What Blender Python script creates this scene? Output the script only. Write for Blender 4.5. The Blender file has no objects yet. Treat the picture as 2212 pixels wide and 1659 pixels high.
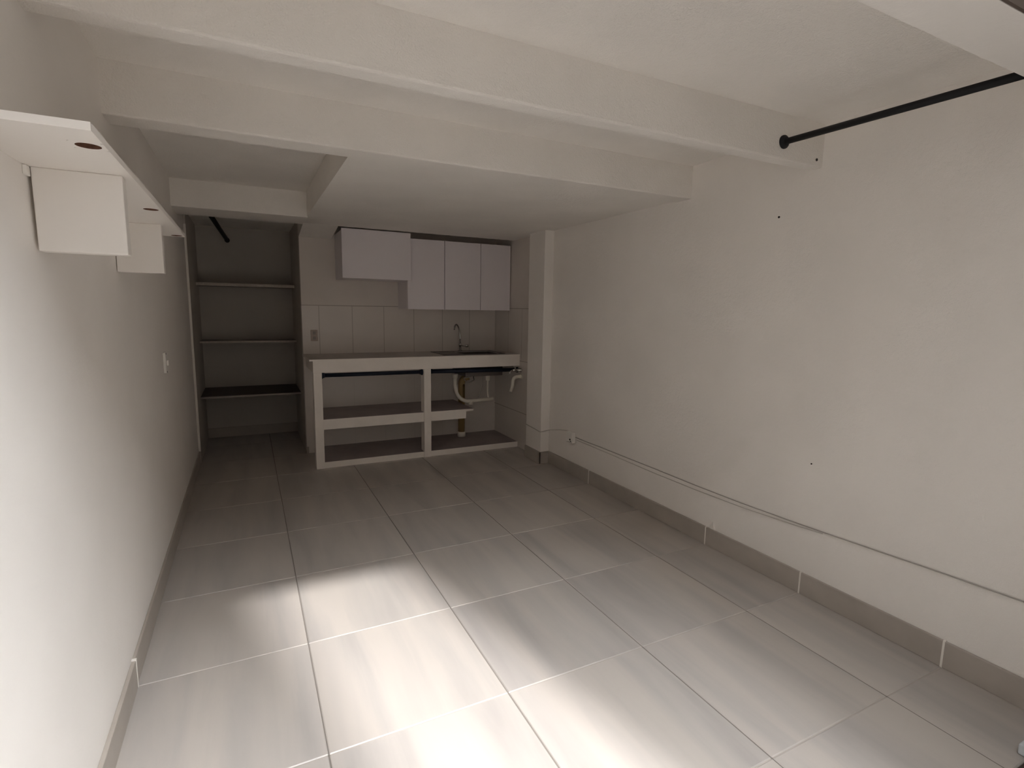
import bpy, bmesh, math, random
from mathutils import Vector, Matrix
random.seed(7)
S = 0.6                       # one floor tile module in metres; coordinates below are in tiles
C = bpy.context.scene.collection
XL, XR = -4.569, 0.0          # inner faces of the left and right wall
YD = 1.37                     # outer plane of the doorway
YF0 = 1.285                   # where the floor tiles stop, just outside the doorway
ZB, ZC = 3.30, 3.60           # underside of beams, underside of ceiling
YK = 8.72                     # kitchen back wall
YA = 10.35                    # alcove back wall

# ------------------------------------------------------------------ materials
def nd(nt, t, **kw):
    n = nt.nodes.new(t)
    for k, v in kw.items():
        try: n.inputs[k].default_value = v
        except Exception: setattr(n, k, v)
    return n

def mat(name, col, rough=0.6, metal=0.0, bump=None, var=0.0, var_scale=3.0, spec=0.5, stretch=None, coat=0.0):
    m = bpy.data.materials.new(name); m.use_nodes = True
    nt = m.node_tree; b = nt.nodes['Principled BSDF']
    b.inputs['Base Color'].default_value = (*col, 1)
    b.inputs['Roughness'].default_value = rough
    b.inputs['Metallic'].default_value = metal
    b.inputs['Specular IOR Level'].default_value = spec
    if coat: b.inputs['Coat Weight'].default_value = coat
    geo = nt.nodes.new('ShaderNodeNewGeometry')
    vec = geo.outputs['Position']
    if stretch:
        mp = nt.nodes.new('ShaderNodeMapping'); mp.inputs['Scale'].default_value = stretch
        nt.links.new(vec, mp.inputs['Vector']); vec = mp.outputs['Vector']
    if var:
        n = nt.nodes.new('ShaderNodeTexNoise'); n.inputs['Scale'].default_value = var_scale
        n.inputs['Detail'].default_value = 6
        nt.links.new(vec, n.inputs['Vector'])
        r = nt.nodes.new('ShaderNodeValToRGB')
        r.color_ramp.elements[0].position = 0.3; r.color_ramp.elements[1].position = 0.7
        r.color_ramp.elements[0].color = (*[c * (1 - var) for c in col], 1)
        r.color_ramp.elements[1].color = (*[min(1, c * (1 + var)) for c in col], 1)
        nt.links.new(n.outputs['Fac'], r.inputs['Fac']); nt.links.new(r.outputs['Color'], b.inputs['Base Color'])
    if bump:
        prev = None
        for sc, dist in bump:
            n = nt.nodes.new('ShaderNodeTexNoise'); n.inputs['Scale'].default_value = sc
            n.inputs['Detail'].default_value = 4
            nt.links.new(geo.outputs['Position'], n.inputs['Vector'])
            bp = nt.nodes.new('ShaderNodeBump'); bp.inputs['Distance'].default_value = dist
            bp.inputs['Strength'].default_value = 1.0
            nt.links.new(n.outputs['Fac'], bp.inputs['Height'])
            if prev: nt.links.new(prev.outputs['Normal'], bp.inputs['Normal'])
            prev = bp
        nt.links.new(prev.outputs['Normal'], b.inputs['Normal'])
    return m

WALL = (0.84, 0.805, 0.765)
M = {}
M['wall'] = mat('painted_plaster', WALL, 0.75, bump=[(260, 0.0010), (60, 0.0014), (4, 0.006)], var=0.03, var_scale=2.2, spec=0.3)
M['wall_smooth'] = mat('smooth_painted_plaster', (0.84, 0.81, 0.775), 0.6, bump=[(120, 0.0004), (3, 0.008)], var=0.035, var_scale=1.6, spec=0.3)
M['stucco'] = mat('rough_painted_ceiling', (0.84, 0.81, 0.77), 0.85, bump=[(190, 0.0022), (50, 0.0020), (5, 0.005)], var=0.03, var_scale=3, spec=0.2)
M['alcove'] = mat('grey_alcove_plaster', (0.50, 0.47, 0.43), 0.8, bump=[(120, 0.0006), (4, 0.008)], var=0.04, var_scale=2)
M['board'] = mat('white_melamine', (0.82, 0.785, 0.745), 0.45, bump=[(3, 0.002)])
M['board_lav'] = mat('lavender_white_melamine', (0.76, 0.72, 0.745), 0.42, bump=[(4, 0.0015)])
M['chip'] = mat('brown_chipboard', (0.17, 0.08, 0.05), 0.9, var=0.3, var_scale=90)
M['masonry'] = mat('painted_masonry', (0.88, 0.83, 0.775), 0.6, bump=[(70, 0.0015), (12, 0.003)], var=0.03, var_scale=8)
M['shelf_top'] = mat('worn_grey_ledge_top', (0.30, 0.265, 0.265), 0.55, bump=[(60, 0.0008)], var=0.12, var_scale=5)
M['base'] = mat('taupe_skirting_tile', (0.40, 0.36, 0.32), 0.35, bump=[(40, 0.0004)], var=0.08, var_scale=6)
M['worktop'] = mat('grey_worktop_tile', (0.46, 0.42, 0.39), 0.5, var=0.08, var_scale=6)
M['grout'] = mat('pale_grout', (0.42, 0.38, 0.34), 0.9)
M['grout_dark'] = mat('dark_grout', (0.19, 0.17, 0.15), 0.9)
M['joint'] = mat('white_joint_filler', (0.80, 0.77, 0.72), 0.8)
M['black'] = mat('black_painted_steel', (0.012, 0.012, 0.013), 0.6, spec=0.25)
M['navy'] = mat('dark_blue_painted_steel', (0.014, 0.019, 0.036), 0.5, spec=0.3)
M['chrome'] = mat('chrome', (0.55, 0.54, 0.52), 0.18, metal=1.0)
M['steel'] = mat('stainless_steel', (0.17, 0.155, 0.15), 0.35, metal=1.0)
M['pvc'] = mat('white_pvc', (0.80, 0.76, 0.67), 0.45)
M['tan'] = mat('tan_pvc', (0.34, 0.24, 0.10), 0.5)
M['plastic'] = mat('white_plastic', (0.82, 0.80, 0.76), 0.4)
M['plate'] = mat('beige_plastic', (0.46, 0.38, 0.33), 0.5)
M['cable'] = mat('painted_over_cable', (0.55, 0.515, 0.47), 0.7)
M['cable_dark'] = mat('grey_cable', (0.40, 0.37, 0.34), 0.6)
M['wood_dark'] = mat('dark_brown_wood', (0.045, 0.03, 0.024), 0.5, var=0.2, var_scale=6, stretch=(2, 14, 14))
M['shelf_mid'] = mat('grey_painted_board', (0.33, 0.30, 0.27), 0.6)
M['shelf_edge'] = mat('bare_board_edge', (0.55, 0.50, 0.44), 0.7, var=0.1, var_scale=80)
M['frame'] = mat('blue_grey_painted_metal', (0.60, 0.64, 0.68), 0.5)
M['paving'] = mat('grey_paving', (0.31, 0.29, 0.27), 0.8, bump=[(30, 0.003)], var=0.15, var_scale=8)
M['threshold'] = mat('dark_red_stone', (0.06, 0.035, 0.03), 0.6)
M['facade'] = mat('brown_facade_paint', (0.09, 0.065, 0.05), 0.8)
M['blocker'] = mat('light_blocker_render', (0.34, 0.32, 0.30), 0.9, bump=[(20, 0.003)])
M['hole'] = mat('dark_hole', (0.03, 0.025, 0.02), 0.9)

# streaked porcelain floor tile
X0T, Y0T, TX, TY = -0.6156, 4.7916, 1.0, 0.9786
def floor_mat():
    m = bpy.data.materials.new('streaked_porcelain_tile'); m.use_nodes = True
    nt = m.node_tree; b = nt.nodes['Principled BSDF']; L = nt.links.new
    geo = nt.nodes.new('ShaderNodeNewGeometry')
    sep = nt.nodes.new('ShaderNodeSeparateXYZ'); L(geo.outputs['Position'], sep.inputs[0])
    def mth(op, a, v=None, c=None):
        n = nt.nodes.new('ShaderNodeMath'); n.operation = op
        for i, x in enumerate((a, v, c)):
            if x is None: continue
            if isinstance(x, (int, float)): n.inputs[i].default_value = x
            else: L(x, n.inputs[i])
        return n.outputs[0]
    ix = mth('FLOOR', mth('MULTIPLY_ADD', sep.outputs[0], 1 / (S * TX), -X0T / TX))
    iy = mth('FLOOR', mth('MULTIPLY_ADD', sep.outputs[1], 1 / (S * TY), -Y0T / TY))
    wn = nt.nodes.new('ShaderNodeTexWhiteNoise'); wn.noise_dimensions = '2D'
    cb = nt.nodes.new('ShaderNodeCombineXYZ'); L(ix, cb.inputs[0]); L(iy, cb.inputs[1]); L(cb.outputs[0], wn.inputs['Vector'])
    off = nt.nodes.new('ShaderNodeVectorMath'); off.operation = 'MULTIPLY_ADD'
    L(wn.outputs['Color'], off.inputs[0]); off.inputs[1].default_value = (9, 9, 9); L(geo.outputs['Position'], off.inputs[2])
    mp = nt.nodes.new('ShaderNodeMapping'); mp.inputs['Scale'].default_value = (7.5, 0.8, 1); mp.inputs['Rotation'].default_value = (0, 0, math.radians(5))
    L(off.outputs[0], mp.inputs['Vector'])
    n1 = nt.nodes.new('ShaderNodeTexNoise'); n1.inputs['Scale'].default_value = 1.0; n1.inputs['Detail'].default_value = 7; n1.inputs['Distortion'].default_value = 0.4
    L(mp.outputs[0], n1.inputs['Vector'])
    r = nt.nodes.new('ShaderNodeValToRGB'); e = r.color_ramp.elements
    e[0].position = 0.30; e[0].color = (0.365, 0.338, 0.318, 1)
    e[1].position = 0.62; e[1].color = (0.47, 0.43, 0.395, 1)
    k = r.color_ramp.elements.new(0.45); k.color = (0.415, 0.385, 0.36, 1)
    L(n1.outputs['Fac'], r.inputs['Fac'])
    mx = nt.nodes.new('ShaderNodeMix'); mx.data_type = 'RGBA'; mx.blend_type = 'MULTIPLY'; mx.inputs[0].default_value = 1
    g = mth('MULTIPLY_ADD', wn.outputs['Value'], 0.07, 0.965)
    cg = nt.nodes.new('ShaderNodeCombineColor'); L(g, cg.inputs[0]); L(g, cg.inputs[1]); L(g, cg.inputs[2])
    L(r.outputs['Color'], mx.inputs[6]); L(cg.outputs[0], mx.inputs[7]); L(mx.outputs[2], b.inputs['Base Color'])
    n2 = nt.nodes.new('ShaderNodeTexNoise'); n2.inputs['Scale'].default_value = 5; L(geo.outputs['Position'], n2.inputs['Vector'])
    L(mth('MULTIPLY_ADD', n2.outputs['Fac'], 0.16, 0.24), b.inputs['Roughness'])
    b.inputs['Specular IOR Level'].default_value = 0.42
    return m
M['floor'] = floor_mat()

def kitchen_tile_mat():
    """white wall tiles up to 2.24 tiles high with thin dark joints, painted plaster above"""
    m = mat('glazed_wall_tile', (0.66, 0.61, 0.565), 0.25, bump=[(3, 0.003)], var=0.03, var_scale=4)
    nt = m.node_tree; b = nt.nodes['Principled BSDF']; L = nt.links.new
    geo = nt.nodes.new('ShaderNodeNewGeometry'); sep = nt.nodes.new('ShaderNodeSeparateXYZ'); L(geo.outputs['Position'], sep.inputs[0])
    def mth(op, a, v=None, c=None):
        n = nt.nodes.new('ShaderNodeMath'); n.operation = op
        for i, x in enumerate((a, v, c)):
            if x is None: continue
            if isinstance(x, (int, float)): n.inputs[i].default_value = x
            else: L(x, n.inputs[i])
        return n.outputs[0]
    def line(co, o, step, w):
        f = mth('FRACT', mth('MULTIPLY_ADD', co, 1 / (S * step), -o / step + 50))
        d = mth('MINIMUM', f, mth('SUBTRACT', 1.0, f))
        return mth('LESS_THAN', d, w / step)
    xy = mth('ADD', sep.outputs[0], sep.outputs[1])
    xo = mth('SUBTRACT', xy, YK * S)
    v = line(xo, -2.91, 0.483, 0.0055)
    h = line(sep.outputs[2], 2.24, 0.83, 0.007)
    up = mth('GREATER_THAN', sep.outputs[2], 1.45 * S); v = mth('MULTIPLY', v, mth('MULTIPLY_ADD', up, 0.45, 0.10))
    side = mth('GREATER_THAN', sep.outputs[0], -0.01 * S); h = mth('MULTIPLY', h, mth('MAXIMUM', up, side))
    below = mth('LESS_THAN', sep.outputs[2], 2.246 * S)
    mask = mth('MULTIPLY', mth('MAXIMUM', v, mth('MULTIPLY', h, 0.7)), below)
    src = b.inputs['Base Color'].links[0].from_socket
    mx = nt.nodes.new('ShaderNodeMix'); mx.data_type = 'RGBA'; L(mask, mx.inputs[0]); L(src, mx.inputs[6]); mx.inputs[7].default_value = (0.27, 0.235, 0.20, 1)
    L(mx.outputs[2], b.inputs['Base Color'])
    L(mth('MULTIPLY_ADD', below, -0.35, 0.65), b.inputs['Roughness'])
    return m
M['ktile'] = kitchen_tile_mat()

# ------------------------------------------------------------------ mesh helpers (tile units)
def new(): return bmesh.new()
def V(p): return Vector(p) * S
def box(bm, x0, x1, y0, y1, z0, z1, bevel=0.0, mi=0):
    co = [(x, y, z) for x in (x0, x1) for y in (y0, y1) for z in (z0, z1)]
    v = [bm.verts.new(V(c)) for c in co]
    fs = [bm.faces.new([v[i] for i in q]) for q in ((0, 1, 3, 2), (4, 6, 7, 5), (0, 4, 5, 1), (2, 3, 7, 6), (0, 2, 6, 4), (1, 5, 7, 3))]
    for f in fs: f.material_index = mi
    if bevel:
        ed = list({e for f in fs for e in f.edges})
        bmesh.ops.bevel(bm, geom=ed, offset=bevel * S, segments=2, affect='EDGES', profile=0.5)
    return fs
def prism(bm, pts, axis, a, b, mi=0):
    """extrude a 2-D outline along an axis; pts are the two other coordinates in x,y,z order"""
    def mk(p, t):
        c = list(p); c.insert(axis, t); return bm.verts.new(V(c))
    A = [mk(p, a) for p in pts]; B = [mk(p, b) for p in pts]
    fs = [bm.faces.new(A), bm.faces.new(B[::-1])]
    n = len(pts)
    for i in range(n): fs.append(bm.faces.new((A[i], B[i], B[(i + 1) % n], A[(i + 1) % n])))
    for f in fs: f.material_index = mi
def tube(bm, pts, r, seg=14, cap=True, rs=None, smooth=True, mi=0):
    P = [V(p) for p in pts]; n = len(P); rings = []
    T = []
    for i in range(n):
        a = P[max(i - 1, 0)]; b = P[min(i + 1, n - 1)]; T.append((b - a).normalized())
    up = Vector((0, 0, 1)) if abs(T[0].z) < 0.9 else Vector((1, 0, 0))
    u = (up - T[0] * up.dot(T[0])).normalized()
    for i in range(n):
        u = (u - T[i] * u.dot(T[i])).normalized(); w = T[i].cross(u)
        rr = (rs[i] if rs else r) * S
        rings.append([bm.verts.new(P[i] + (u * math.cos(2 * math.pi * k / seg) + w * math.sin(2 * math.pi * k / seg)) * rr) for k in range(seg)])
    for i in range(n - 1):
        for k in range(seg):
            f = bm.faces.new((rings[i][k], rings[i][(k + 1) % seg], rings[i + 1][(k + 1) % seg], rings[i + 1][k])); f.smooth = smooth; f.material_index = mi
    if cap:
        bm.faces.new(rings[0][::-1]).material_index = mi; bm.faces.new(rings[-1]).material_index = mi
def arc(p0, p1, p2, n=8):
    p0, p1, p2 = Vector(p0), Vector(p1), Vector(p2)
    return [tuple((1 - t) ** 2 * p0 + 2 * t * (1 - t) * p1 + t * t * p2) for t in [i / n for i in range(n + 1)]]
def obj(name, bm, m, parent=None, loc=None):
    bmesh.ops.recalc_face_normals(bm, faces=bm.faces)
    me = bpy.data.meshes.new(name); 
    if loc is not None and parent is None:
        bmesh.ops.translate(bm, verts=bm.verts, vec=-V(loc))
    if parent is not None:
        bmesh.ops.translate(bm, verts=bm.verts, vec=-world_loc(parent))
    bm.to_mesh(me); bm.free()
    for x in (m if isinstance(m, (list, tuple)) else [m]): me.materials.append(x)
    o = bpy.data.objects.new(name, me); C.objects.link(o)
    if parent is not None: o.parent = parent
    elif loc is not None: o.location = V(loc)
    return o
def world_loc(o):
    v = Vector(o.location)
    while o.parent: o = o.parent; v += Vector(o.location)
    return v
def thing(name, label, cat, loc, group=None):
    o = bpy.data.objects.new(name, None); C.objects.link(o); o.location = V(loc); o.empty_display_size = 0.05
    o['label'] = label; o['category'] = cat
    if group: o['group'] = group
    return o
def tag(o, label, cat, group=None):
    o['label'] = label; o['category'] = cat
    if group: o['group'] = group
    return o
def struct(name, bm, m, label=None, parent=None):
    o = obj(name, bm, m, parent)
    if parent is None: o['kind'] = 'structure'
    if label: o['label'] = label
    return o

# ------------------------------------------------------------------ the setting
# floor: individually bevelled tiles over a grout bed, one mesh
bm = new()
box(bm, -4.75, 0.2, YF0, 10.5, -0.2, -0.004, mi=1)
gap, ch = 0.003, 0.005
xs = [XL - 0.05] + [X0T - k for k in range(3, -1, -1)] + [XR + 0.05]
ys = [YF0] + [Y0T - j * TY for j in range(3, -6, -1)] + [10.45]
ys = sorted(y for y in ys if YF0 <= y <= 10.45)
def tile(x0, x1, y0, y1):
    x0 += gap; x1 -= gap; y0 += gap; y1 -= gap
    z0, z1 = -0.03, random.uniform(-0.0004, 0.0006)
    def ring(d, z): return [bm.verts.new(V(p)) for p in ((x0 + d, y0 + d, z), (x1 - d, y0 + d, z), (x1 - d, y1 - d, z), (x0 + d, y1 - d, z))]
    a, b, c = ring(0, z0), ring(0, z1 - ch * 0.8), ring(ch, z1)
    for p, q in ((a, b), (b, c)):
        for i in range(4): bm.faces.new((p[i], p[(i + 1) % 4], q[(i + 1) % 4], q[i]))
    bm.faces.new(c)
for i in range(len(xs) - 1):
    for j in range(len(ys) - 1): tile(xs[i], xs[i + 1], ys[j], ys[j + 1])
for x in xs[1:-1]: box(bm, x - 0.0055, x + 0.0055, YF0, 10.4, -0.1, -0.0035, mi=2)  # darker grout strips in the joints that run along y
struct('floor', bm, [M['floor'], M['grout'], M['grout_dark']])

bm = new(); box(bm, -9, 5, -9, YF0 - 0.003, -0.15, -0.03)
struct('floor_outside', bm, M['paving'])

bm = new(); box(bm, XR, 0.25, YD, 7.3, 0, 3.75); struct('wall_right', bm, M['wall'])
bm = new(); box(bm, XR, 0.25, 7.3, YA + .2, 0, 3.75); struct('wall_kitchen_right', bm, M['ktile'])
bm = new(); box(bm, XL - 0.25, XL, YD, YA + .2, 0, 3.75); struct('wall_left', bm, M['wall_smooth'])
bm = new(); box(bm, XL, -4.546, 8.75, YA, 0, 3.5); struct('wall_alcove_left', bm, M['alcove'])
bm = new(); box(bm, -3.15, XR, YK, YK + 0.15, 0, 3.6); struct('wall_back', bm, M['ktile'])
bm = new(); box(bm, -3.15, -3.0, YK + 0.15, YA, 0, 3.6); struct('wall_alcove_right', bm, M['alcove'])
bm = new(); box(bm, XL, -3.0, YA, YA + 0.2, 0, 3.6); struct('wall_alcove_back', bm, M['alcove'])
bm = new(); box(bm, -0.145, XR, 6.82, 7.27, 0, 3.32, bevel=0.006); struct('wall_pillar', bm, M['wall'])
# front wall: lintel and the short return right of the doorway
bm = new(); box(bm, XL - 0.25, 0.25, YD, 1.60, ZB, 3.75); 
struct('wall_front', bm, M['wall_smooth'])
bm = new(); box(bm, XL - 0.25, 0.25, YD - 0.012, YD - 0.001, ZB + 0.002, 4.4); struct('wall_front_outside', bm, M['facade'])

bm = new(); box(bm, XL - 0.25, 0.25, YD, YA + 0.2, ZC, 3.8); struct('ceiling', bm, M['stucco'])
bm = new(); box(bm, XL - .05, XR + .05, 2.985, 3.105, ZB, ZC + .06, bevel=0.012)
o = struct('ceiling_beam', bm, M['stucco'])
bm = new(); box(bm, XL - .05, XR + .05, 4.285, 4.50, ZB, ZC + .06, bevel=0.012); struct('ceiling_beam', bm, M['stucco'])
bm = new(); box(bm, XL - .05, -3.145, 7.45, 8.05, ZB, ZC + .06, bevel=0.008); struct('ceiling_beam', bm, M['stucco'])
# lower slab over the kitchen with a ragged rear edge
bm = new()
pts = [(-3.155, 4.49), (XR, 4.49), (XR, 8.05)]
n = 60
for i in range(1, n):
    x = XR - 3.155 * i / n
    pts.append((x, 8.05 + random.uniform(-0.018, 0.018) + (0.02 if x > -1.7 else 0)))
pts.append((-3.155, 8.05))
prism(bm, pts, 2, 3.312, ZC); struct('ceiling_slab', bm, M['stucco'])
bm = new(); prism(bm, [(8.04, 3.31), (YK, 3.215), (YK, 3.6), (8.04, 3.6)], 0, -3.15, -2.70); struct('ceiling_haunch', bm, M['stucco'])
bm = new(); box(bm, XL, -3.15, 8.05, YA, 3.48, ZC); struct('ceiling_alcove', bm, M['stucco'])

# skirting
def skirting(name, segs, joints=()):
    bm = new()
    for s in segs: box(bm, *s, bevel=0.004)
    for j in joints: box(bm, *j, mi=1)
    return struct(name, bm, [M['base'], M['joint']])
jy = [Y0T - j * TY for j in (3, 2, 1, -1)]
skirting('baseboard_right', [(-0.022, XR, YD, 6.82, 0, 0.176), (-0.166, -0.145, 6.80, 7.27, 0, 0.176), (-0.166, XR, 6.80, 6.82, 0, 0.176)],
         [(-0.0235, XR, y - 0.006, y + 0.006, 0, 0.181) for y in jy])
skirting('baseboard_left', [(XL, XL + 0.022, YD, 3.80, 0, 0.172), (XL, XL + 0.017, 3.815, 8.75, 0, 0.174)], [(XL, XL + 0.024, 3.80, 3.812, 0, 0.18)])
skirting('baseboard_back', [(-4.546, -3.15, YA - 0.022, YA, 0, 0.165)])
skirting('baseboard_kitchen', [(-3.16, -3.12, YK - 0.02, YK, 0, 0.10)])

# threshold and the foot of a metal door frame at the right edge
bm = new(); box(bm, XL, XR, YF0 - 0.12, YF0 - 0.003, -0.03, 0.002, bevel=0.003); struct('trim_1', bm, M['threshold'])
bm = new(); box(bm, -0.45, -0.14, 1.20, 1.325, 0.0025, 0.06, bevel=0.008)
struct('door_1', bm, M['frame'])

# unseen blockers added outside to shape the light: they leave one alley of sun
SUN = Vector((-0.26, 1.0, -1.02)).normalized()     # travel direction
def light_blocker(name, x0, x1, y0, y1, z1):
    bm = new(); box(bm, x0, x1, y0, y1, -0.03, z1); return struct(name, bm, M['blocker'])
light_blocker('light_blocker_left', -5.2, XL - 0.1, -3.2, YD - 0.01, 9.0)
light_blocker('light_blocker_right', -1.25, 0.3, -0.5, 0.22, 9.0)
light_blocker('light_blocker_side', 0.05, 0.3, 0.22, YD - 0.013, 9.0)
light_blocker('light_blocker_far_left', XL - 0.1, -1.92, -3.2, -3.0, 8.05)
light_blocker('light_blocker_far_right', -0.80, -0.25, -3.2, -3.0, 8.05)
light_blocker('light_blocker_end', -6.0, 6.0, -9.5, -9.0, 9.5)
bm = new(); box(bm, XL - 0.1, 0.3, 0.35, YD - 0.005, 4.45, 4.7); struct('light_blocker_top', bm, M['blocker'])  # overhang added outside to hold steep sky light off the near walls

bm = new(); box(bm, XL, -4.543, 8.735, 8.749, 0.176, 3.28); struct('trim_2', bm, M['joint'])

# nail holes and filler spots
def spot(y, z, r, m, parent):
    bm = new(); tube(bm, [(-0.0035, y, z), (-0.0001, y, z)], r, 10); return obj('nail_hole', bm, m, bpy.data.objects[parent])
spot(3.311, 2.99, 0.009, M['hole'], 'wall_right'); spot(2.844, 1.066, 0.006, M['hole'], 'wall_right')
bm = new(); tube(bm, [(-0.07, 2.981, 3.345), (-0.07, 2.986, 3.345)], 0.010, 10); obj('nail_hole', bm, M['hole'], bpy.data.objects['ceiling_beam'])
bm = new(); prism(bm, [(3.72, 0.178), (3.775, 0.178), (3.77, 0.205), (3.75, 0.245), (3.735, 0.20)], 0, -0.012, -0.0001)
obj('plaster_blob', bm, M['joint'], bpy.data.objects['wall_right'])

# ------------------------------------------------------------------ left overhead unit
t = thing('overhead_unit', 'white melamine overhead unit with three round holes on the left wall', 'wall unit', (XL, 2.30, 2.40))
bx1, zt0, zt1 = -4.252, 2.705, 2.729
bm = new()
holes = [(-4.298, 2.50), (-4.298, 3.735), (-4.298, 4.89)]; hr = 0.034; cell = 0.045
y = 2.31
def plate(x0, x1, y0, y1): box(bm, x0, x1, y0, y1, zt0, zt1)
for hx, hy in holes:
    plate(XL, bx1, y, hy - cell); plate(XL, hx - cell, hy - cell, hy + cell); plate(hx + cell, bx1, hy - cell, hy + cell)
    N = 32
    for z, fl in ((zt0, 0), (zt1, 1)):
        sq, ci = [], []
        for k in range(N):
            a = 2 * math.pi * (k + 0.5) / N; c, s = math.cos(a), math.sin(a); q = cell / max(abs(c), abs(s))
            sq.append(bm.verts.new(V((hx + c * q, hy + s * q, z)))); ci.append(bm.verts.new(V((hx + c * hr, hy + s * hr, z))))
        for k in range(N): bm.faces.new((sq[k], sq[(k + 1) % N], ci[(k + 1) % N], ci[k]))
    y = hy + cell
plate(XL, bx1, y, 4.96)
top = obj('top_board', bm, M['board'], t)
for hx, hy in holes:
    bm = new(); N = 32; rings = []
    for z in (zt0 - 0.0005, zt1 - 0.001):
        rings.append([bm.verts.new(V((hx + math.cos(2 * math.pi * k / N) * hr, hy + math.sin(2 * math.pi * k / N) * hr, z))) for k in range(N)])
    for k in range(N): bm.faces.new((rings[0][k], rings[1][k], rings[1][(k + 1) % N], rings[0][(k + 1) % N]))
    bm.faces.new(rings[1])
    obj('hole_lining', bm, M['chip'], top)
bm = new(); box(bm, XL + 0.012, -4.283, 2.92, 2.99, 2.405, zt0, bevel=0.004); obj('hanging_panel', bm, M['board'], t)
bm = new(); box(bm, XL + 0.004, -4.325, 4.32, 4.39, 2.408, zt0, bevel=0.004); obj('hanging_panel', bm, M['board'], t)
bm = new(); box(bm, XL, XL + 0.012, 2.88, 2.92, 2.668, 2.703, bevel=0.003); obj('bracket', bm, M['plastic'], t)

# ------------------------------------------------------------------ kitchen wall cabinets
t = thing('wall_cabinet', 'short wide pale wall cabinet under the ceiling, left of the three-door cabinet', 'cabinet', (-2.66, 8.05, 2.62))
bm = new(); box(bm, -2.655, -1.695, 8.085, YK - 0.002, 2.625, 3.275); obj('carcass', bm, M['board_lav'], t)
bm = new(); box(bm, -2.66, -1.69, 8.05, 8.08, 2.621, 3.296, bevel=0.003); obj('door', bm, M['board_lav'], t)
t = thing('wall_cabinet', 'tall pale wall cabinet with three doors above the sink', 'cabinet', (-1.716, 8.15, 2.205))
bm = new(); box(bm, -1.712, -0.025, 8.185, YK - 0.002, 2.21, 3.225); obj('carcass', bm, M['board_lav'], t)
dx = [-1.716, -1.134, -0.536, -0.012]
for i in range(3):
    bm = new(); box(bm, dx[i] + 0.003, dx[i + 1] - 0.005, 8.15, 8.18, 2.205, 3.237, bevel=0.002); obj('door', bm, M['board_lav'], t)

# ------------------------------------------------------------------ masonry kitchen counter
YF = 7.79
t = thing('kitchen_counter', 'white painted masonry kitchen counter with open shelves below', 'counter', (-3.15, YF, 0))
sx0, sx1, sy0, sy1 = -1.20, -0.22, 7.97, 8.55      # sink cut-out
bm = new()
for a in ((-3.116, sx0, YF, YK - .002), (sx1, -0.004, YF, YK - .002), (sx0, sx1, YF, sy0), (sx0, sx1, sy1, YK - .002)):
    box(bm, a[0], a[1], a[2], a[3], 1.335, 1.495)
obj('countertop', bm, M['masonry'], t)
bm = new()
for a in ((-3.159, sx0, YF - 0.008, YK - .002), (sx1, -0.004, YF - 0.008, YK - .002), (sx0, sx1, YF - 0.008, sy0), (sx0, sx1, sy1, YK - .002)):
    box(bm, a[0], a[1], a[2], a[3], 1.4955, 1.518, mi=0)
for f in bm.faces:
    f.normal_update()
    if f.normal.z > 0.5 or all(abs(v.co.z - 1.518 * S) < 1e-5 for v in f.verts): f.material_index = 1
obj('worktop_tile', bm, [M['masonry'], M['worktop']], t)
bm = new(); box(bm, -3.116, -3.005, YF, YF + 0.16, 0, 1.335, bevel=0.006); obj('end_post', bm, M['masonry'], t)
bm = new(); box(bm, -1.585, -1.478, YF - 0.006, YF + 0.16, 0, 1.335, bevel=0.006); obj('middle_post', bm, M['masonry'], t)
def ledge(name, x0, x1, x1b, z0, zt, z1, yo=0.02):
    bm = new()
    box(bm, x0, x1, YF + yo, YF + yo + 0.10, z0, zt - 0.001)      # apron
    box(bm, x0, x1b, YF + yo - 0.004, YK - 0.002, zt, z1)
    for f in bm.faces:
        if all(abs(v.co.z - z1 * S) < 1e-5 for v in f.verts): f.material_index = 1
    obj(name, bm, [M['masonry'], M['shelf_top']], t)
ledge('shelf', -3.005, -0.912, -0.79, 0.545, 0.655, 0.688)
bm = new()
box(bm, -3.005, -0.006, YF + 0.02, YK - 0.002, 0, 0.086)
for f in bm.faces:
    if all(abs(v.co.z - 0.086 * S) < 1e-5 for v in f.verts): f.material_index = 1
obj('plinth', bm, [M['masonry'], M['shelf_top']], t)

# sink
t = thing('sink', 'stainless steel sink set in the right end of the counter', 'sink', (-0.7, 8.25, 1.52))
bm = new()
for a in ((sx0 - 0.03, sx0, sy0 - 0.03, sy1 + 0.03), (sx1, sx1 + 0.03, sy0 - 0.03, sy1 + 0.03), (sx0, sx1, sy0 - 0.03, sy0), (sx0, sx1, sy1, sy1 + 0.03)):
    box(bm, a[0], a[1], a[2], a[3], 1.5185, 1.527)
box(bm, sx0, -0.86, sy0, sy1, 1.508, 1.522)
obj('rim', bm, M['steel'], t)
bm = new()
bx0, bxx, bz = -0.86, sx1, 1.17
w = 0.012
box(bm, bx0, bx0 + w, sy0, sy1, bz, 1.51); box(bm, bxx - w, bxx, sy0, sy1, bz, 1.51)
box(bm, bx0 + w, bxx - w, sy0, sy0 + w, bz, 1.51); box(bm, bx0 + w, bxx - w, sy1 - w, sy1, bz, 1.51)
box(bm, bx0 + w, bxx - w, sy0 + w, sy1 - w, bz, bz + w)
obj('basin', bm, M['steel'], t)

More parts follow.
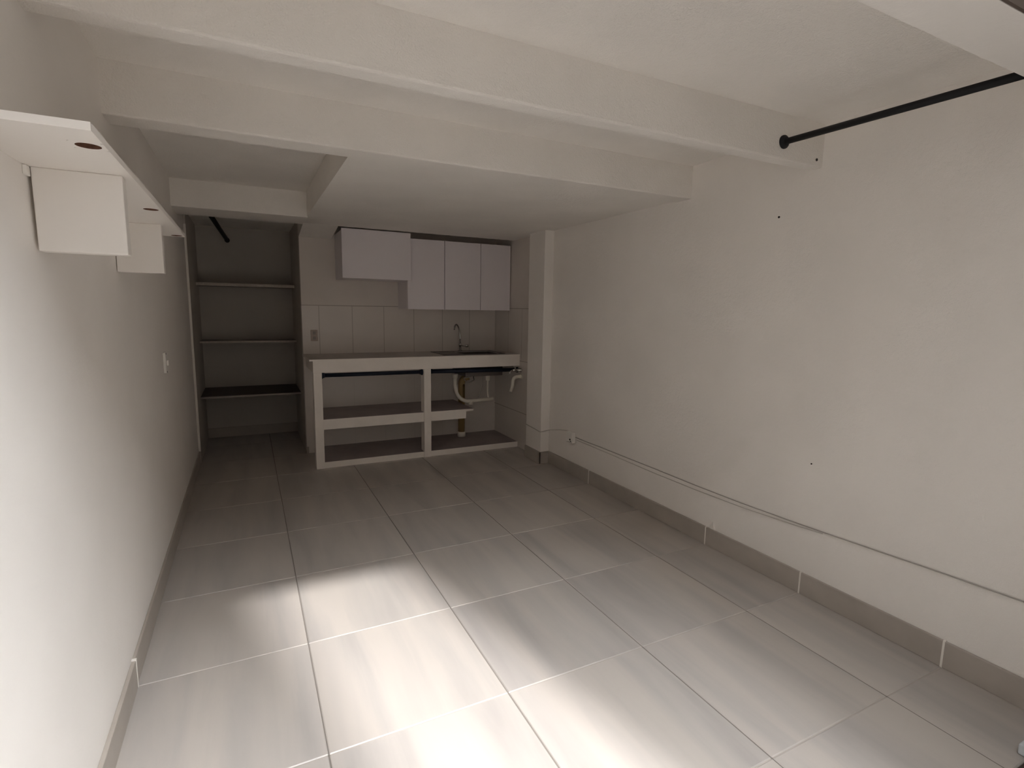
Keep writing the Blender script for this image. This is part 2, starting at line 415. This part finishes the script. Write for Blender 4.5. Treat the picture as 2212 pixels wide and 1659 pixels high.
# faucet
fx, fy = -0.70, 8.62
t = thing('faucet', 'dark chrome gooseneck faucet standing behind the sink', 'faucet', (fx, fy, 1.518))
bm = new(); tube(bm, [(fx, fy, 1.519), (fx, fy, 1.535), (fx, fy, 1.54), (fx, fy, 1.60)], 0.03, 16, rs=[.034, .034, .02, .018]); obj('base', bm, M['chrome'], t)
bm = new(); tube(bm, [(fx, fy, 1.60), (fx, fy, 1.70)] + arc((fx, fy, 1.70), (fx - 0.005, fy, 1.90), (fx - 0.065, fy - 0.03, 1.955), 12) + arc((fx - 0.065, fy - 0.03, 1.955), (fx - 0.115, fy - 0.06, 1.99), (fx - 0.135, fy - 0.08, 1.88), 7)[1:], 0.0125, 12)
obj('spout', bm, M['chrome'], t)
bm = new(); tube(bm, [(fx, fy, 1.60), (fx, fy, 1.625), (fx, fy, 1.66)], 0.018, 14, rs=[.02, .024, .016]); obj('collar', bm, M['chrome'], t)
bm = new(); tube(bm, [(fx + 0.012, fy, 1.613), (fx + 0.09, fy - 0.01, 1.603), (fx + 0.095, fy - 0.01, 1.603), (fx + 0.14, fy - 0.012, 1.605)], 0.012, 12, rs=[.009, .009, .022, .022]); obj('handle', bm, M['chrome'], t)

# curtain rods under the counter
def rod(name, label, p0, p1, r, fr, m, group=None, ends=(1, 1), fl=0.025):
    t = thing(name, label, 'rod', p0, group)
    bm = new(); tube(bm, [p0, p1], r, 18); obj('rod_tube', bm, m, t)
    d = (Vector(p1) - Vector(p0)).normalized()
    for e, p, s in ((ends[0], p0, 1), (ends[1], p1, -1)):
        if e:
            a = Vector(p); bm = new()
            tube(bm, [tuple(a), tuple(a + d * s * fl * 0.5), tuple(a + d * s * fl), tuple(a + d * s * fl * 1.7)], r, 18, rs=[fr, fr, fr * 0.75, r * 1.25]); obj('end_socket', bm, m, t)
    return t
rod('curtain_rod', 'dark blue rod under the left half of the kitchen counter', (-3.004, 7.87, 1.290), (-1.586, 7.87, 1.285), 0.027, 0.048, M['navy'])
rod('curtain_rod', 'dark blue rod under the right half of the counter, in front of the sink', (-1.477, 7.87, 1.288), (-0.002, 7.87, 1.262), 0.031, 0.046, M['navy'])
# ceiling rod at upper right
rod('curtain_rod', 'long black rod high on the right between ceiling beam and lintel', (-0.444, 2.984, 3.413), (-0.565, 1.601, 3.345), 0.021, 0.046, M['black'], fl=0.016)
rod('curtain_rod', 'short black rod under the alcove ceiling above the shelves', (-4.245, 8.051, 3.37), (-4.10, YA - 0.001, 3.27), 0.030, 0.038, M['black'])

# ------------------------------------------------------------------ alcove shelves
def ashelf(label, y0, z0, z1, mt, me):
    t = thing('alcove_shelf', label, 'shelf', (-3.84, y0, z0))
    bm = new(); box(bm, -4.545, -3.151, y0 + 0.02, YA - 0.001, z0, z1); obj('board', bm, mt, t)
    bm = new(); box(bm, -4.545, -3.151, y0, y0 + 0.0195, z0 - 0.002, z1); obj('front_edge', bm, me, t)
ashelf('topmost grey alcove shelf, with a thick pale edge', 9.80, 2.518, 2.562, M['shelf_mid'], M['shelf_edge'])
ashelf('middle alcove shelf, thin with a pale edge', 9.80, 1.632, 1.658, M['shelf_mid'], M['shelf_edge'])
ashelf('lowest alcove shelf, deep and dark brown', 9.30, 0.835, 0.858, M['wood_dark'], M['shelf_mid'])

# ------------------------------------------------------------------ plumbing
t = thing('drain_pipe', 'white plastic drain pipe looping under the sink', 'pipe', (-0.75, 8.1, 0.78))
yp = 8.15
bm = new(); tube(bm, [(-0.965, yp, 1.20), (-0.965, yp, 1.13)], 0.042, 16, rs=[.048, .038]); obj('coupling', bm, M['pvc'], t)
bm = new(); tube(bm, [(-0.965, yp, 1.13), (-0.962, yp, 1.02)] + arc((-0.962, yp, 1.02), (-0.955, yp, 0.80), (-0.77, yp, 0.748), 10) + [(-0.60, yp, 0.750), (-0.30, yp, 0.762)], 0.030, 14); obj('bend', bm, M['pvc'], t)
bm = new(); tube(bm, [(-0.40, yp, 1.168), (-0.40, yp, 1.155), (-0.40, yp, 1.07)], 0.03, 14, rs=[.045, .040, .030]); obj('coupling', bm, M['pvc'], t)
bm = new(); tube(bm, [(-0.40, yp, 1.07), (-0.40, yp, 0.95)] + arc((-0.40, yp, 0.95), (-0.40, yp, 0.80), (-0.36, yp + 0.01, 0.75), 5), 0.014, 12); obj('tail_pipe', bm, M['pvc'], t)
bm = new(); tube(bm, [(-0.70, yp, 0.745), (-0.70, yp, 0.69)], 0.036, 14); obj('tee', bm, M['pvc'], t)
t = thing('waste_pipe', 'tan upright waste pipe behind the white drain pipe', 'pipe', (-0.72, 8.5, 0.087))
bm = new(); tube(bm, [(-0.72, 8.5, 0.15), (-0.72, 8.5, 0.98)] + arc((-0.72, 8.5, 0.98), (-0.72, 8.5, 1.09), (-0.60, 8.46, 1.10), 6), 0.055, 18); obj('pipe_body', bm, M['tan'], t)
bm = new(); tube(bm, [(-0.72, 8.5, 0.087), (-0.72, 8.5, 0.17)], 0.068, 18); obj('collar', bm, M['pvc'], t)
bm = new()
tube(bm, [(-0.74, 8.05, 1.155)] + arc((-0.86, 8.05, 1.14), (-0.80, 8.06, 1.02), (-0.62, 8.2, 1.08), 8) + [(-0.55, 8.40, 1.13)], 0.008, 8)
tag(obj('supply_hose', bm, M['cable'], None, (-0.8, 8.1, 1.1)), 'thin pale hose hanging beneath the sink basin', 'hose')
bm = new(); tube(bm, arc((-0.42, 8.3, 1.16), (-0.40, 8.3, 1.0), (-0.50, 8.3, 0.77), 8), 0.006, 8)
tag(obj('supply_hose', bm, M['cable_dark'], None, (-0.45, 8.3, 0.95)), 'thin dark hose slanting down between the two drain legs', 'hose')
# elbow stub from the kitchen side wall
t = thing('pipe_stub', 'pale elbow pipe coming out of the side wall below the chrome tap', 'pipe', (-0.002, 7.75, 1.15))
bm = new(); tube(bm, [(-0.001, 7.72, 1.17), (-0.08, 7.72, 1.165)] + arc((-0.08, 7.72, 1.165), (-0.15, 7.72, 1.16), (-0.155, 7.72, 1.09), 6) + [(-0.16, 7.72, 1.03), (-0.19, 7.72, 0.93)], 0.028, 14); obj('elbow', bm, M['pvc'], t)
bm = new(); tube(bm, [(-0.001, 7.72, 1.17), (-0.012, 7.72, 1.17)], 0.045, 16); obj('flange', bm, M['pvc'], t)
t = thing('wall_tap', 'small chrome tap on the side wall at the right end of the counter', 'tap', (-0.002, 7.74, 1.27))
bm = new(); tube(bm, [(-0.001, 7.74, 1.268), (-0.012, 7.74, 1.268), (-0.014, 7.74, 1.268), (-0.10, 7.74, 1.27), (-0.15, 7.74, 1.27)], 0.02, 14, rs=[.034, .034, .018, .022, .020]); obj('tap_body', bm, M['chrome'], t)
bm = new(); tube(bm, [(-0.14, 7.74, 1.27)] + arc((-0.15, 7.735, 1.268), (-0.20, 7.72, 1.262), (-0.215, 7.71, 1.225), 5), 0.014, 12); obj('spout', bm, M['chrome'], t)
bm = new(); tube(bm, [(-0.11, 7.74, 1.285), (-0.108, 7.74, 1.32)], 0.009, 10); box(bm, -0.135, -0.085, 7.733, 7.747, 1.318, 1.332, bevel=0.004); obj('handle', bm, M['chrome'], t)

# ------------------------------------------------------------------ electrics
t = thing('outlet_box', 'small white surface outlet box low on the right wall near the pillar', 'outlet', (-0.001, 6.2, 0.44))
bm = new(); box(bm, -0.055, -0.0005, 6.13, 6.29, 0.452, 0.595, bevel=0.006); obj('housing', bm, M['plastic'], t)
bm = new(); box(bm, -0.062, -0.055, 6.15, 6.27, 0.465, 0.582, bevel=0.003); ho = obj('face_plate', bm, M['plastic'], t)
bm = new(); tube(bm, [(-0.0645, 6.17, 0.50), (-0.061, 6.17, 0.50)], 0.014, 10); tube(bm, [(-0.064, 6.155, 0.478), (-0.061, 6.155, 0.478)], 0.009, 8); obj('socket_hole', bm, M['hole'], ho)
def cable(name, label, pts, r, m):
    bm = new(); tube(bm, pts, r, 8); tag(obj(name, bm, m, None, pts[0]), label, 'cable')
wz = [(6.12, .535), (5.6, .537), (4.69, .538), (4.0, .535), (3.46, .540), (2.9, .558), (2.62, .570), (2.014, .600), (1.38, .625)]
cable('wall_cable', 'upper of two thin cables running along the right wall from the outlet box', [(-0.008, y, z) for y, z in wz], 0.0045, M['cable_dark'])
wz2 = [(6.12, .505), (5.4, .500), (4.6, .488), (4.0, .490), (3.46, .502), (2.9, .535), (2.70, .552)]
cable('wall_cable', 'lower of two thin cables running along the right wall from the outlet box', [(-0.007, y, z) for y, z in wz2], 0.0035, M['cable'])
cable('wall_cable', 'thin cable from the outlet box around the pillar into the kitchen',
      [(-0.006, 6.29, .59), (-0.006, 6.5, .56), (-0.006, 6.78, .50), (-0.010, 6.808, .49), (-0.148, 6.810, .475), (-0.153, 6.83, .472), (-0.153, 7.25, .50)], 0.0055, M['cable'])
t = thing('light_switch', 'narrow white switch plate on the left wall near the alcove', 'switch', (XL, 6.02, 1.60))
bm = new(); box(bm, XL + 0.0005, XL + 0.022, 5.96, 6.10, 1.60, 1.785, bevel=0.004); p = obj('plate', bm, M['plastic'], t)
bm = new(); box(bm, XL + 0.022, XL + 0.036, 6.005, 6.055, 1.665, 1.715, bevel=0.003); obj('rocker', bm, M['plastic'], p)
for z in (1.775, 1.61):
    bm = new(); tube(bm, [(XL + 0.0225, 5.985, z), (XL + 0.0245, 5.985, z)], 0.008, 8); obj('screw', bm, M['hole'], p)
t = thing('outlet_plate', 'beige outlet plate on the tiled wall above the left end of the counter', 'outlet', (-2.99, YK, 1.70))
bm = new(); box(bm, -3.035, -2.94, YK - 0.02, YK - 0.0005, 1.71, 1.875, bevel=0.004); p = obj('plate', bm, M['plate'], t)
for z in (1.755, 1.83):
    bm = new(); box(bm, -3.008, -2.967, YK - 0.0225, YK - 0.0205, z - 0.022, z + 0.022); obj('socket', bm, M['shelf_mid'], p)

# ------------------------------------------------------------------ light
w = bpy.data.worlds.new('sky'); bpy.context.scene.world = w; w.use_nodes = True
SUNE, SKY, GLOW, EXPO = 4.2, 2.4, 27.0, 7.0
nt = w.node_tree; bg = nt.nodes['Background']
# hazy sky, brighter around the sun
tc = nt.nodes.new('ShaderNodeTexCoord'); dt = nt.nodes.new('ShaderNodeVectorMath'); dt.operation = 'DOT_PRODUCT'
nt.links.new(tc.outputs['Generated'], dt.inputs[0]); dt.inputs[1].default_value = tuple(-SUN)
mxn = nt.nodes.new('ShaderNodeMath'); mxn.operation = 'MAXIMUM'; nt.links.new(dt.outputs['Value'], mxn.inputs[0]); mxn.inputs[1].default_value = 0
pw = nt.nodes.new('ShaderNodeMath'); pw.operation = 'POWER'; nt.links.new(mxn.outputs[0], pw.inputs[0]); pw.inputs[1].default_value = EXPO
ma = nt.nodes.new('ShaderNodeMath'); ma.operation = 'MULTIPLY_ADD'; nt.links.new(pw.outputs[0], ma.inputs[0]); ma.inputs[1].default_value = GLOW; ma.inputs[2].default_value = SKY
bg.inputs['Color'].default_value = (0.97, 0.985, 1.0, 1); nt.links.new(ma.outputs[0], bg.inputs['Strength'])
sl = bpy.data.lights.new('sun', 'SUN'); sl.energy = SUNE; sl.angle = math.radians(3); sl.color = (1.0, 0.98, 0.96)
so = bpy.data.objects.new('sun', sl); C.objects.link(so); so.location = V((-2, -6, 12)); so.rotation_euler = SUN.to_track_quat('-Z', 'Y').to_euler()
pl = bpy.data.lights.new('doorway_portal', 'AREA'); pl.shape = 'RECTANGLE'; pl.size = 4.27 * S; pl.size_y = 3.3 * S; pl.cycles.is_portal = True
po = bpy.data.objects.new('doorway_portal', pl); C.objects.link(po); po.location = V((-2.435, YD - 0.01, 1.65)); po.rotation_euler = (math.radians(90), 0, 0)

# ------------------------------------------------------------------ camera
cd = bpy.data.cameras.new('camera'); co = bpy.data.objects.new('camera', cd); C.objects.link(co)
cd.sensor_width = 36; cd.sensor_fit = 'HORIZONTAL'; cd.lens = 1138.16 / 2212 * 36; cd.clip_start = 0.02
R_ = Vector((0.89438223, -0.44702757, 0.01570939)); U_ = Vector((0.0482315, 0.13129469, 0.99016939)); F_ = Vector((0.44469558, 0.88483222, -0.13898845))
mw = Matrix((R_, U_, -F_)).transposed().to_4x4(); mw.translation = V((-3.87924, 0.33884, 2.21486))
co.matrix_world = mw
sc = bpy.context.scene; sc.camera = co
sc.view_settings.view_transform = 'Standard'; sc.view_settings.look = 'None'; sc.view_settings.gamma = 1
sc.view_settings.use_curve_mapping = False; sc.view_settings.exposure = 0.58
sc.cycles.use_denoising = True
sc.cycles.max_bounces = 12; sc.cycles.diffuse_bounces = 10; sc.cycles.caustics_reflective = False
